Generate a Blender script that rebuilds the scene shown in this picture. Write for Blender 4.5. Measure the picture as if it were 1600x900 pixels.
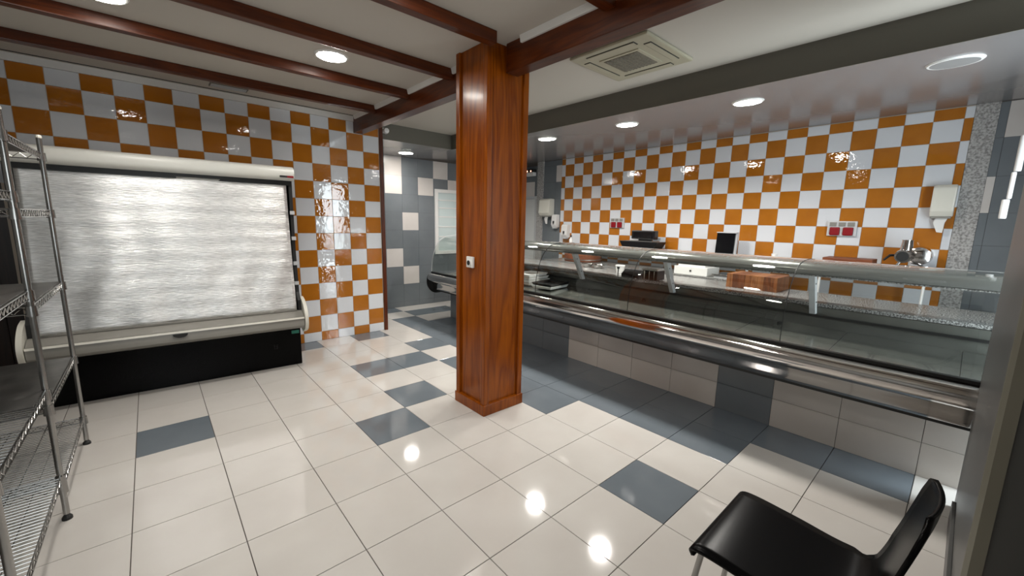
import bpy, bmesh, math, random
from mathutils import Vector, Matrix
random.seed(7)
S = bpy.context.scene
COL = S.collection
for o in list(bpy.data.objects):
    bpy.data.objects.remove(o)

# ------------------------------------------------------------------ camera
T = 0.41                       # floor tile pitch in metres
cd = bpy.data.cameras.new('camera'); cam = bpy.data.objects.new('camera', cd); COL.objects.link(cam)
YAW, PITCH, ROLL = 0.727972, 0.161663, 0.021632
cy_, sy_, cp_, sp_ = math.cos(YAW), math.sin(YAW), math.cos(PITCH), math.sin(PITCH)
fw = Vector((sy_*cp_, cy_*cp_, -sp_)); rt = Vector((cy_, -sy_, 0)); up = rt.cross(fw)
cr_, sr_ = math.cos(ROLL), math.sin(ROLL)
rt, up = cr_*rt + sr_*up, -sr_*rt + cr_*up
M = Matrix((rt, up, -fw)).transposed().to_4x4()
M.translation = Vector((-1.034, -2.502, 1.526))
cam.matrix_world = M
cd.sensor_width = 36; cd.lens = 14.255; cd.clip_start = 0.02; cd.clip_end = 60
S.camera = cam

# ------------------------------------------------------------------ world, daylight, exposure
w = bpy.data.worlds.new('world'); S.world = w; w.use_nodes = True
bg = w.node_tree.nodes['Background']; bg.inputs[0].default_value = (0.80, 0.90, 1.0, 1); bg.inputs[1].default_value = 1.0
def area(name, loc, aim, sx, sy, power, col):
    l = bpy.data.lights.new(name, 'AREA'); l.shape = 'RECTANGLE'; l.size = sx; l.size_y = sy
    l.energy = power; l.color = col
    o = bpy.data.objects.new(name, l); COL.objects.link(o); o.location = loc
    o.rotation_euler = Vector(aim).to_track_quat('-Z', 'Y').to_euler()
    return o
area('daylight_shop_door', (2.60, -3.50, 1.25), (-0.05, 1, 0), 0.75, 2.3, 95, (0.86, 0.93, 1.0))
area('added_front_daylight', (-1.6, -2.95, 1.55), (0.1, 1, 0.0), 1.7, 1.1, 22, (0.95, 0.97, 1.0))  # added daylight for a guessed window behind the camera
VS = S.view_settings
VS.view_transform = 'Standard'; VS.look = 'None'; VS.gamma = 1.0; VS.use_curve_mapping = False
VS.exposure = 0.0
LAMP = 65.0                    # glow of the round LED diffusers
LAMP_W = 28.0                  # light of each round LED panel, thrown downwards

# ------------------------------------------------------------------ helpers
def mat(name, col, rough=0.5, metal=0.0, spec=0.5, emit=None, es=0.0, coat=0.0, noise=None, bump=None, scale=(1,1,1)):
    m = bpy.data.materials.new(name); m.use_nodes = True
    nt = m.node_tree; b = nt.nodes['Principled BSDF']
    b.inputs['Base Color'].default_value = (*col, 1)
    b.inputs['Roughness'].default_value = rough; b.inputs['Metallic'].default_value = metal
    b.inputs['Specular IOR Level'].default_value = spec
    b.inputs['Coat Weight'].default_value = coat; b.inputs['Coat Roughness'].default_value = 0.08
    if emit: b.inputs['Emission Color'].default_value = (*emit, 1); b.inputs['Emission Strength'].default_value = es
    if noise or bump:
        tc = nt.nodes.new('ShaderNodeNewGeometry'); mp = nt.nodes.new('ShaderNodeMapping')
        nt.links.new(tc.outputs['Position'], mp.inputs[0]); mp.inputs['Scale'].default_value = scale
    if noise:                  # (scale, second colour, contrast low, high)
        n = nt.nodes.new('ShaderNodeTexNoise'); n.inputs['Scale'].default_value = noise[0]; n.inputs['Detail'].default_value = 6
        r = nt.nodes.new('ShaderNodeValToRGB')
        r.color_ramp.elements[0].position = noise[2]; r.color_ramp.elements[1].position = noise[3]
        r.color_ramp.elements[0].color = (*col, 1); r.color_ramp.elements[1].color = (*noise[1], 1)
        nt.links.new(mp.outputs[0], n.inputs[0]); nt.links.new(n.outputs[0], r.inputs[0]); nt.links.new(r.outputs[0], b.inputs['Base Color'])
    if bump:                   # (scale, strength, distance)
        n2 = nt.nodes.new('ShaderNodeTexNoise'); n2.inputs['Scale'].default_value = bump[0]; n2.inputs['Detail'].default_value = 2
        bp = nt.nodes.new('ShaderNodeBump'); bp.inputs['Strength'].default_value = bump[1]; bp.inputs['Distance'].default_value = bump[2]
        nt.links.new(mp.outputs[0], n2.inputs[0]); nt.links.new(n2.outputs[0], bp.inputs['Height']); nt.links.new(bp.outputs[0], b.inputs['Normal'])
    return m

def wood(name, dark, light, axis, coat=0.5, rough=0.3, freq=9.0, spec=0.4):
    m = bpy.data.materials.new(name); m.use_nodes = True; nt = m.node_tree; b = nt.nodes['Principled BSDF']
    g = nt.nodes.new('ShaderNodeNewGeometry'); mp = nt.nodes.new('ShaderNodeMapping')
    sc = [1.0, 1.0, 1.0]; sc[axis] = 0.09
    mp.inputs['Scale'].default_value = sc
    nt.links.new(g.outputs['Position'], mp.inputs[0])
    n = nt.nodes.new('ShaderNodeTexNoise'); n.inputs['Scale'].default_value = freq; n.inputs['Detail'].default_value = 3; n.inputs['Distortion'].default_value = 0.4
    nt.links.new(mp.outputs[0], n.inputs[0])
    mu = nt.nodes.new('ShaderNodeMath'); mu.operation = 'MULTIPLY'; mu.inputs[1].default_value = 16
    nt.links.new(n.outputs[0], mu.inputs[0])
    fr = nt.nodes.new('ShaderNodeMath'); fr.operation = 'PINGPONG'; fr.inputs[1].default_value = 1
    nt.links.new(mu.outputs[0], fr.inputs[0])
    n3 = nt.nodes.new('ShaderNodeTexNoise'); n3.inputs['Scale'].default_value = 60; n3.inputs['Detail'].default_value = 3
    nt.links.new(mp.outputs[0], n3.inputs[0])
    ad = nt.nodes.new('ShaderNodeMath'); ad.operation = 'MULTIPLY_ADD'; ad.inputs[1].default_value = 0.55
    nt.links.new(fr.outputs[0], ad.inputs[0])
    m3 = nt.nodes.new('ShaderNodeMath'); m3.operation = 'MULTIPLY'; m3.inputs[1].default_value = 0.6
    nt.links.new(n3.outputs[0], m3.inputs[0]); nt.links.new(m3.outputs[0], ad.inputs[2])
    r = nt.nodes.new('ShaderNodeValToRGB'); r.color_ramp.elements[0].color = (*light, 1); r.color_ramp.elements[1].color = (*dark, 1)
    r.color_ramp.elements[0].position = 0.15; r.color_ramp.elements[1].position = 0.95
    nt.links.new(ad.outputs[0], r.inputs[0]); nt.links.new(r.outputs[0], b.inputs['Base Color'])
    b.inputs['Roughness'].default_value = rough; b.inputs['Coat Weight'].default_value = coat; b.inputs['Coat Roughness'].default_value = 0.12
    b.inputs['Specular IOR Level'].default_value = spec
    return m

def glass(name, tint=(0.945, 0.96, 0.95), f0=0.04):
    # clear pane: Schlick reflectance on both faces, the rest passes straight through
    m = bpy.data.materials.new(name); m.use_nodes = True; nt = m.node_tree
    for n in list(nt.nodes): nt.nodes.remove(n)
    N = lambda t: nt.nodes.new(t)
    out = N('ShaderNodeOutputMaterial'); mx = N('ShaderNodeMixShader')
    t = N('ShaderNodeBsdfTransparent'); t.inputs[0].default_value = (*tint, 1)
    g = N('ShaderNodeBsdfGlossy'); g.inputs['Roughness'].default_value = 0.02; g.inputs[0].default_value = (1, 1, 1, 1)
    geo = N('ShaderNodeNewGeometry'); d = N('ShaderNodeVectorMath'); d.operation = 'DOT_PRODUCT'
    nt.links.new(geo.outputs['Incoming'], d.inputs[0]); nt.links.new(geo.outputs['Normal'], d.inputs[1])
    def mth(op, a, v=None):
        k = N('ShaderNodeMath'); k.operation = op; nt.links.new(a, k.inputs[0])
        if v is not None: k.inputs[1].default_value = v
        return k
    ab = mth('ABSOLUTE', d.outputs['Value'])
    om = N('ShaderNodeMath'); om.operation = 'SUBTRACT'; om.inputs[0].default_value = 1.0; nt.links.new(ab.outputs[0], om.inputs[1])
    pw = mth('POWER', om.outputs[0], 5.0)
    ma = mth('MULTIPLY_ADD', pw.outputs[0], 1.0-f0); ma.inputs[2].default_value = f0
    nt.links.new(ma.outputs[0], mx.inputs[0]); nt.links.new(t.outputs[0], mx.inputs[1]); nt.links.new(g.outputs[0], mx.inputs[2])
    nt.links.new(mx.outputs[0], out.inputs[0])
    return m

def wloc(o):
    v = Vector((0, 0, 0))
    while o: v += o.location; o = o.parent
    return v

class MB:
    def __init__(s): s.v = []; s.f = []
    def add(s, vs, fs):
        n = len(s.v); s.v += [tuple(v) for v in vs]; s.f += [tuple(i+n for i in f) for f in fs]; return s
    def box(s, x0, x1, y0, y1, z0, z1):
        return s.add([(x0,y0,z0),(x1,y0,z0),(x1,y1,z0),(x0,y1,z0),(x0,y0,z1),(x1,y0,z1),(x1,y1,z1),(x0,y1,z1)],
                     [(3,2,1,0),(4,5,6,7),(0,1,5,4),(1,2,6,5),(2,3,7,6),(3,0,4,7)])
    def prism(s, poly, ax, a, b):
        # polygon in the two axes other than ax (in cyclic xyz order kept as listed), swept a..b
        def P(p, t):
            if ax == 0: return (t, p[0], p[1])
            if ax == 1: return (p[0], t, p[1])
            return (p[0], p[1], t)
        n = len(poly)
        vs = [P(p, a) for p in poly] + [P(p, b) for p in poly]
        fs = [tuple(range(n)), tuple(range(2*n-1, n-1, -1))] + [(i, (i+1) % n, n+(i+1) % n, n+i) for i in range(n)]
        return s.add(vs, fs)
    def tube(s, pts, r, n=8, cap=True):
        pts = [Vector(p) for p in pts]; rings = []
        rr = r if isinstance(r, (list, tuple)) else [r]*len(pts)
        ref = None
        for i, p in enumerate(pts):
            d = (pts[min(i+1, len(pts)-1)] - pts[max(i-1, 0)]).normalized()
            if ref is None: ref = d.orthogonal().normalized()
            u = (ref - d*ref.dot(d))
            u = u.normalized() if u.length > 1e-6 else d.orthogonal().normalized()
            ref = u; v = d.cross(u)
            rings.append([p + (u*math.cos(2*math.pi*k/n) + v*math.sin(2*math.pi*k/n))*rr[i] for k in range(n)])
        vs = [q for ring in rings for q in ring]; fs = []
        for i in range(len(pts)-1):
            for k in range(n): fs.append((i*n+k, i*n+(k+1) % n, (i+1)*n+(k+1) % n, (i+1)*n+k))
        if cap: fs += [tuple(reversed(range(n))), tuple(range((len(pts)-1)*n, len(pts)*n))]
        return s.add(vs, fs)
    def lathe(s, prof, c, n=24, ax=2):
        # prof: (radius, height) along axis ax, starting and ending on the axis or capped
        vs, fs = [], []
        for r, h in prof:
            for k in range(n):
                a = 2*math.pi*k/n; p, q = r*math.cos(a), r*math.sin(a)
                vs.append((c[0]+p, c[1]+q, c[2]+h) if ax == 2 else (c[0]+h, c[1]+p, c[2]+q) if ax == 0 else (c[0]+q, c[1]+h, c[2]+p))
        m = len(prof)
        for i in range(m-1):
            for k in range(n): fs.append((i*n+k, i*n+(k+1) % n, (i+1)*n+(k+1) % n, (i+1)*n+k))
        fs += [tuple(reversed(range(n))), tuple(range((m-1)*n, m*n))]
        return s.add(vs, fs)
    def build(s, name, m, parent=None, local=False, smooth=False, bevel=0.0, segs=2):
        off = Vector((0, 0, 0)) if (local or not parent) else wloc(parent)
        me = bpy.data.meshes.new(name); me.from_pydata([tuple(Vector(v)-off) for v in s.v], [], s.f)
        bm = bmesh.new(); bm.from_mesh(me); bmesh.ops.recalc_face_normals(bm, faces=bm.faces)
        if bevel:
            bmesh.ops.bevel(bm, geom=[e for e in bm.edges if len(e.link_faces) == 2 and e.calc_face_angle(0) > 0.5], offset=bevel, segments=segs, affect='EDGES', profile=0.6)
        bm.to_mesh(me); bm.free()
        me.materials.append(m)
        if smooth:
            for p in me.polygons: p.use_smooth = True
            try: me.set_sharp_from_angle(angle=math.radians(40))
            except Exception: pass
        o = bpy.data.objects.new(name, me); COL.objects.link(o); o.parent = parent
        return o

def tag(o, label, cat, group=None):
    o['label'] = label; o['category'] = cat
    if group: o['group'] = group
    return o
def struct(o, label=None):
    o['kind'] = 'structure'
    if label: o['label'] = label
    return o
def thing(name, label, cat, loc, rz=0.0, group=None):
    o = bpy.data.objects.new(name, None); COL.objects.link(o); o.location = loc; o.rotation_euler = (0, 0, rz)
    o.empty_display_size = 0.1
    return tag(o, label, cat, group)
def B(x0, x1, y0, y1, z0, z1): return MB().box(x0, x1, y0, y1, z0, z1)

# ------------------------------------------------------------------ materials
m_fl_w = mat('floor_cream_tile', (0.55, 0.52, 0.485), 0.07, spec=0.55, noise=(2.2, (0.60, 0.575, 0.54), 0.35, 0.7))
m_fl_g = mat('floor_grey_tile', (0.13, 0.152, 0.172), 0.09, spec=0.55, noise=(2.5, (0.155, 0.178, 0.20), 0.35, 0.7))
m_grout = mat('grout_dark', (0.10, 0.085, 0.075), 0.9)
m_grout_w = mat('grout_pale', (0.62, 0.52, 0.42), 0.8)
m_t_o = mat('glazed_orange', (0.45, 0.158, 0.016), 0.02, spec=0.6, noise=(5, (0.385, 0.128, 0.012), 0.35, 0.75), bump=(19, 0.30, 0.0042))
m_t_w = mat('glazed_white', (0.70, 0.715, 0.745), 0.02, spec=0.6, bump=(19, 0.30, 0.0042))
m_g_d = mat('wall_tile_slate', (0.148, 0.165, 0.178), 0.22, spec=0.5, noise=(3, (0.175, 0.192, 0.205), 0.3, 0.7))
m_g_l = mat('wall_tile_pale', (0.60, 0.555, 0.52), 0.25, spec=0.5, noise=(3, (0.66, 0.62, 0.59), 0.3, 0.7))
m_p_w = mat('plinth_cream_tile', (0.52, 0.475, 0.43), 0.16, noise=(2.5, (0.58, 0.54, 0.5), 0.35, 0.7))
m_ceil = mat('ceiling_paint', (0.54, 0.505, 0.45), 0.85)
m_white = mat('white_trim_paint', (0.74, 0.72, 0.69), 0.6)
m_bulk = mat('bulkhead_grey_paint', (0.125, 0.118, 0.095), 0.45)
m_soff = mat('soffit_gloss_grey', (0.20, 0.19, 0.19), 0.22, spec=0.65)
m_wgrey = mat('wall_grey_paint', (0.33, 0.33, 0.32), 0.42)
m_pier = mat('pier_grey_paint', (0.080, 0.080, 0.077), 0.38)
m_gap = mat('shadow_gap', (0.01, 0.01, 0.01), 0.9)
W0, W1 = (0.05, 0.008, 0.001), (0.115, 0.023, 0.002)  # same wood as the column, with the ceiling's dimness put into these tones
m_wood_x = wood('stained_pine_x', W0, W1, 0, coat=0.2, rough=0.36, spec=0.3)
m_wood_y = wood('stained_pine_y', W0, W1, 1, coat=0.2, rough=0.36, spec=0.3)
m_wood_z = wood('stained_pine_z', (0.155, 0.029, 0.0008), (0.31, 0.075, 0.0015), 2, freq=6.0, coat=0.12, rough=0.28, spec=0.25)
m_wood_dz = wood('stained_pine_dark_z', W0, W1, 2, coat=0.15, rough=0.36, spec=0.3)
m_chrome = mat('chrome_wire', (0.36, 0.355, 0.345), 0.24, 1.0)
m_steel = mat('stainless_mirror', (0.66, 0.63, 0.61), 0.10, 1.0)
m_steel_s = mat('stainless_satin', (0.55, 0.55, 0.54), 0.28, 1.0, bump=(40, 0.05, 0.002), scale=(1, 0.05, 1))
m_deck = mat('display_deck_steel', (0.085, 0.087, 0.078), 0.14, 0.4, noise=(5, (0.12, 0.122, 0.11), 0.3, 0.7))
m_black = mat('black_gloss', (0.006, 0.006, 0.007), 0.28, spec=0.35)
m_chair = mat('black_lacquer', (0.002, 0.002, 0.0022), 0.26, spec=0.09)
m_blk_m = mat('black_matt', (0.010, 0.010, 0.010), 0.55)
m_gask = mat('black_gasket', (0.006, 0.006, 0.006), 0.4)
m_plast = mat('cream_plastic', (0.72, 0.70, 0.62), 0.35)
m_plw = mat('white_plastic', (0.80, 0.79, 0.77), 0.32)
m_hdr = mat('fridge_enamel', (0.72, 0.72, 0.67), 0.33)
m_lip = mat('fridge_lip_taupe', (0.25, 0.24, 0.215), 0.35)
m_green = mat('green_label', (0.01, 0.16, 0.11), 0.4)
m_red = mat('red_plastic', (0.24, 0.002, 0.008), 0.5, spec=0.3)
m_lamp = mat('led_diffuser', (1, 1, 1), 0.6, emit=(1.0, 0.955, 0.88), es=LAMP)
m_lamp_off = mat('led_diffuser_off', (0.26, 0.26, 0.26), 0.5)
m_ring = mat('lamp_ring', (0.82, 0.82, 0.80), 0.4)
m_ac = mat('ac_panel', (0.42, 0.39, 0.29), 0.5)
m_acg = mat('ac_grille', (0.15, 0.135, 0.105), 0.7, noise=(60, (0.20, 0.18, 0.14), 0.4, 0.6))
m_gran = mat('speckled_granite', (0.04, 0.04, 0.04), 0.22, noise=(100, (0.36, 0.355, 0.345), 0.42, 0.58))
m_gran_p = mat('rough_granite', (0.22, 0.21, 0.20), 0.7, noise=(60, (0.48, 0.465, 0.45), 0.36, 0.60), bump=(55, 0.6, 0.01))
m_glass = glass('curved_glass')
m_pane = mat('frosted_window', (0.62, 0.72, 0.72), 0.12, spec=0.7)
m_alu = mat('painted_aluminium', (0.50, 0.51, 0.52), 0.4)
m_canopy = mat('canopy_satin', (0.30, 0.30, 0.285), 0.20, 0.6)
m_brack = mat('bracket_grey', (0.58, 0.59, 0.60), 0.35)
m_curt = mat('silver_night_curtain', (0.62, 0.62, 0.61), 0.34, 0.88, noise=(95, (0.95, 0.95, 0.94), 0.36, 0.64), bump=(95, 0.55, 0.006), scale=(0.16, 1, 2.3))
m_liner = mat('shelf_liner_dark', (0.055, 0.053, 0.05), 0.35, noise=(9, (0.10, 0.097, 0.09), 0.4, 0.7))
m_choc = wood('dark_door_wood', (0.012, 0.005, 0.003), (0.03, 0.012, 0.007), 2, coat=0.2, rough=0.4)
m_block = wood('butcher_block', (0.17, 0.05, 0.015), (0.40, 0.15, 0.05), 2, coat=0.1, rough=0.5, freq=14)
m_board = wood('cutting_board', (0.12, 0.032, 0.012), (0.24, 0.075, 0.03), 1, coat=0.05, rough=0.5, spec=0.3)
m_door = mat('door_white', (0.70, 0.71, 0.70), 0.4)
m_scr = mat('screen_black', (0.004, 0.004, 0.005), 0.12)

# ------------------------------------------------------------------ tile pieces (shared meshes)
_tc = {}
def tile_mesh(ax, w, h, t, bev, m):
    key = (ax, round(w, 4), round(h, 4), round(t, 4), m.name)
    if key in _tc: return _tc[key]
    a, b, c, d = w/2, h/2, w/2-bev, h/2-bev
    P = [(-a,-b,0),(a,-b,0),(a,b,0),(-a,b,0),(-a,-b,t-bev),(a,-b,t-bev),(a,b,t-bev),(-a,b,t-bev),(-c,-d,t),(c,-d,t),(c,d,t),(-c,d,t)]
    Fs = [(0,1,5,4),(1,2,6,5),(2,3,7,6),(3,0,4,7),(4,5,9,8),(5,6,10,9),(6,7,11,10),(7,4,8,11),(8,9,10,11)]
    if ax == 'z': V = P                                                # faces up
    elif ax == '-y': V = [(p[0], -p[2], p[1]) for p in P]              # faces -y, width along x
    elif ax == '-x': V = [(-p[2], -p[0], p[1]) for p in P]             # faces -x, width along y
    me = bpy.data.meshes.new('tile'); me.from_pydata(V, [], Fs); me.materials.append(m)
    _tc[key] = me; return me
def tile(parent, ax, c, w, h, t, bev, m):
    o = bpy.data.objects.new('tile', tile_mesh(ax, w, h, t, bev, m)); COL.objects.link(o)
    o.parent = parent; o.location = Vector(c) - wloc(parent)
    return o

# ------------------------------------------------------------------ floor
floor = struct(B(-3.0, 5.6, -3.6, 4.3, -0.12, -0.006).build('floor', m_grout), 'cream and slate grey polished floor tiles')
grey = {(0,-1), (-3,-3), (1,-2), (1,-4), (2,-4), (3,-5), (3,-3), (2,-7), (0,-7), (-2,-7), (2,3), (3,0), (3,-1), (5,-9), (4,-10), (6,-9)}
grey |= {(4, j) for j in range(-8, 4)} | {(5, j) for j in range(-7, 6)}
for i in range(-5, 8):
    for j in range(-10, 8):
        x, y = (i+0.5)*T, -(j+0.5)*T
        if i >= 6 and j > -8: continue
        if x < -2.2 and y > 0.5 or x < -1.9 and y < -2.6: continue
        tile(floor, 'z', (x, y, -0.006), T-0.004, T-0.004, 0.006, 0.0008, m_fl_g if (i, j) in grey else m_fl_w)

# ------------------------------------------------------------------ walls
YL, XR, ZC, ZS = 2.775, 4.80, 2.765, 2.56
BT = 0.007                     # wall tile thickness
wl = struct(MB().box(-1.90, 1.30, YL, YL+0.12, 0, ZC).box(-3.0, -1.90, YL, YL+0.12, 2.08, ZC).build('wall_left', m_grout_w), 'orange and white glazed checkered tile wall')
xj = [0.065+0.2045*k for k in range(-14, 7)] + [1.30]
zj = [2.705] + [2.567-0.2045*m for m in range(13)] + [0.0]
for a in range(len(xj)-1):
    for b in range(len(zj)-1):
        x0, x1, z1, z0 = xj[a], xj[a+1], zj[b], zj[b+1]
        if x1-x0 < 0.02: continue
        if x1 < -0.05 and z1 < 1.9: continue
        k, m = a-14, b-1
        tile(wl, '-y', ((x0+x1)/2, YL, (z0+z1)/2), x1-x0-0.003, z1-z0-0.003, BT, 0.0022, m_t_o if (k+m) % 2 == 0 else m_t_w)
wr = struct(B(XR, XR+0.12, -2.36, 2.715, 0, 2.70).build('wall_right', m_grout_w), 'orange and white glazed checkered tile wall behind the counter')
yj = [2.715] + [2.627-0.2052*k for k in range(25)] + [-2.36]
zj = [2.68] + [2.575-0.205*m for m in range(10)]
for a in range(len(yj)-1):
    for b in range(len(zj)-1):
        y1, y0, z1, z0 = yj[a], yj[a+1], zj[b], zj[b+1]
        tile(wr, '-x', (XR, (y0+y1)/2, (z0+z1)/2), y1-y0-0.003, z1-z0-0.003, BT, 0.0022, m_t_o if (a-1+b-1) % 2 == 0 else m_t_w)
# far end wall with 30 cm slate tiles
YF = 4.03
wb = struct(B(1.30, 5.0, YF, YF+0.12, 0, 2.72).build('wall_back', m_grout), 'slate grey tile wall with scattered pale tiles')
xs = [1.32, 1.625] + [1.931+0.3035*k for k in range(10)]
zs = [2.56+0.1, 2.56, 2.256, 1.952, 1.648, 1.344, 1.032, 0.716, 0.404, 0.092, 0.0]
pale = {(2,1), (2,2), (4,2), (5,1), (6,2), (3,4), (2,6), (3,7), (8,2), (7,3)}
for a in range(len(xs)-1):
    for b in range(1, len(zs)-1):
        tile(wb, '-y', ((xs[a]+xs[a+1])/2, YF, (zs[b]+zs[b+1])/2), xs[a+1]-xs[a]-0.002, zs[b]-zs[b+1]-0.002, 0.006, 0.0008, m_g_l if (a, b) in pale else m_g_d)
# grey stretch of the right wall beyond the checkered part
wg = struct(MB().box(XR, XR+0.12, 2.715, 3.17, 0, 2.70).box(XR, XR+0.12, 3.33, 4.03, 2.04, 2.70).build('wall_right_far', m_grout), 'slate tile wall with soap dispensers')
zz = [2.68, 2.585, 2.285, 1.98, 1.675, 1.37, 1.065, 0.76]
for b in range(7):
    for a, (y0, y1) in enumerate(((2.715, 2.85), (2.85, 3.17))):
        tile(wg, '-x', (XR, (y0+y1)/2, (zz[b]+zz[b+1])/2), y1-y0-0.002, zz[b]-zz[b+1]-0.002, 0.006, 0.0008, m_g_l if (a, b) == (0, 1) else m_g_d)
for a, (y0, y1) in enumerate(((3.33, 3.42), (3.42, 3.72), (3.72, 4.03))):
    for b, (z0, z1) in enumerate(((2.04, 2.32), (2.32, 2.62))):
        tile(wg, '-x', (XR, (y0+y1)/2, (z0+z1)/2), y1-y0-0.002, z1-z0-0.002, 0.006, 0.0008, m_g_l if (a, b) == (1, 0) else m_g_d)
struct(B(XR-0.03, XR+0.12, 3.17, 3.33, 0, 2.69).build('trim_1', m_gran_p), 'granite door jamb')
d1 = struct(B(XR+0.02, XR+0.06, 3.40, 3.98, 0, 2.0).build('door_1', m_door), 'white door behind the counter')
f = MB().box(XR-0.01, XR+0.1, 3.33, 3.40, 0, 2.04).box(XR-0.01, XR+0.1, 3.40, 4.02, 1.99, 2.04)
f.build('door_frame', m_alu, d1); MB().tube([(XR+0.02, 3.46, 1.02), (XR-0.03, 3.46, 1.02), (XR-0.03, 3.57, 1.02)], 0.009).build('handle', m_chrome, d1)
# granite pilaster and grey tiles at the right end of the checkered wall
struct(B(XR-0.012, XR+0.12, -2.51, -2.36, 0, 2.70).build('trim_2', m_gran_p, bevel=0.004), 'rough granite pilaster')
wq = struct(B(XR, XR+0.12, -3.60, -2.51, 0, 2.70).build('wall_right_near', m_grout), 'slate tile wall beside the granite pilaster')
zz = [2.68, 2.37, 2.03, 1.70, 1.40, 1.10, 0.79, 0.48, 0.17, 0.0]
for b in range(9):
    for a, (y0, y1) in enumerate(((-2.565, -2.51), (-2.87, -2.565), (-3.175, -2.87), (-3.48, -3.175))):
        tile(wq, '-x', (XR, (y0+y1)/2, (zz[b]+zz[b+1])/2), y1-y0-0.002, zz[b]-zz[b+1]-0.002, 0.006, 0.0008, m_g_l if (a, b) in ((0, 2), (1, 0), (2, 5)) else m_g_d)
# side and front walls around the camera
struct(B(-3.0, -2.9, -2.75, 2.9, 0, ZC).build('wall_side', m_wgrey), 'grey painted side wall')
wf = MB().box(-3.0, -2.55, -2.87, -2.75, 0, ZC).box(-0.65, 0.90, -2.87, -2.75, 0, ZC).box(-2.55, -0.65, -2.87, -2.75, 0, 0.95).box(-2.55, -0.65, -2.87, -2.75, 2.15, ZC)
struct(wf.build('wall_front', m_wgrey), 'grey painted front wall')
w2 = struct(B(-2.53, -0.67, -2.83, -2.82, 0.97, 2.13).build('window_2', m_glass), 'added front window pane, unseen behind the camera')  # unseen window, added to go with the front daylight
f = MB()
for q in ((-2.55, -2.49, 0.95, 2.15), (-0.71, -0.65, 0.95, 2.15), (-2.49, -0.71, 0.95, 1.01), (-2.49, -0.71, 2.09, 2.15)): f.box(q[0], q[1], -2.85, -2.79, q[2], q[3])
f.build('window_frame', m_alu, w2)
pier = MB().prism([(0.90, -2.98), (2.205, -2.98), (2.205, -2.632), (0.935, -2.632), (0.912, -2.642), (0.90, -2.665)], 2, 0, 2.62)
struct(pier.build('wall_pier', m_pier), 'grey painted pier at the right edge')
m_corner_refl = mat('painted_corner_reflection', (0.15, 0.142, 0.108), 0.5)  # orange wall's reflection on the rounded corner, put into the strip's colour
struct(MB().prism([(0.896, -2.669), (0.908, -2.640), (0.933, -2.629), (0.96, -2.629), (0.96, -2.634), (0.936, -2.634), (0.913, -2.645), (0.902, -2.669)], 2, 0, 2.62).build('trim_13', m_corner_refl), 'rounded corner of the grey pier with a yellowish reflection painted on')
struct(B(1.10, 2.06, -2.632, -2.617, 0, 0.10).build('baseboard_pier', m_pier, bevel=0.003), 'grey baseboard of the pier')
fr = MB().box(2.205, 2.25, -3.5, -3.42, 0, 2.6).box(2.98, 3.04, -3.5, -3.42, 0, 2.6).box(2.25, 2.98, -3.5, -3.42, 2.46, 2.6)
d3 = struct(B(2.25, 2.98, -3.465, -3.455, 0.02, 2.46).build('door_3', m_glass), 'glazed shop door letting in daylight')
fr.build('door_frame', m_alu, d3)
struct(MB().box(3.04, 4.92, -3.56, -3.42, 0, 2.7).box(2.08, 2.205, -3.56, -2.98, 0, 2.7).build('wall_front_right', m_wgrey), 'front wall beside the shop door')
d2 = struct(B(-2.85, -1.90, YL+0.03, YL+0.08, 0, 2.08).build('door_2', m_choc), 'dark brown wooden door')
for z in (0.2, 1.15):
    B(-2.75, -2.0, YL+0.015, YL+0.03, z, z+0.8).build('door_panel', m_choc, d2, bevel=0.01)
# wood edge of the left wall
struct(B(1.30, 1.345, YL-0.02, YL+0.13, 0, ZC).build('trim_3', m_wood_dz), 'red-brown wooden edge post of the tiled wall')
struct(B(1.30, 1.34, YL+0.13, YF, 0, ZC).build('wall_passage', m_g_d), 'slate wall of the rear passage')

# ------------------------------------------------------------------ ceilings
ce = MB().box(-3.0, 2.43, -3.6, 2.70, ZC, ZC+0.1).box(-3.0, 1.3, 2.715, 2.9, ZC, ZC+0.1).box(1.3, 2.43, 2.70, 2.80, ZC, ZC+0.1)
struct(ce.build('ceiling', m_ceil), 'off-white plaster ceiling')
struct(B(-3.0, 0.95, 2.692, 2.708, ZC-0.003, ZC+0.03).build('trim_4', m_gap), 'dark shadow gap along the ceiling edge')
struct(B(-3.0, 1.30, YL-0.022, YL, 2.705, ZC).build('trim_5', m_white), 'white cornice above the tiles')
zsl = lambda x: ZS + 0.0527*max(0, x-2.43)
so = MB().prism([(2.43, ZS), (5.0, zsl(5.0)), (5.0, 2.82), (2.43, ZC+0.1)], 1, -3.6, YF+0.1)
so.box(1.30, 2.43, 2.80, YF+0.1, ZS, ZC+0.1)
struct(so.build('ceiling_soffit', m_soff), 'glossy grey lowered soffit over the counter')
struct(MB().box(2.422, 2.43, -3.5, 2.80, ZS, ZC).box(1.345, 2.422, 2.792, 2.80, ZS, ZC).build('trim_6', m_bulk), 'grey bulkhead face under the ceiling')

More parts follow.
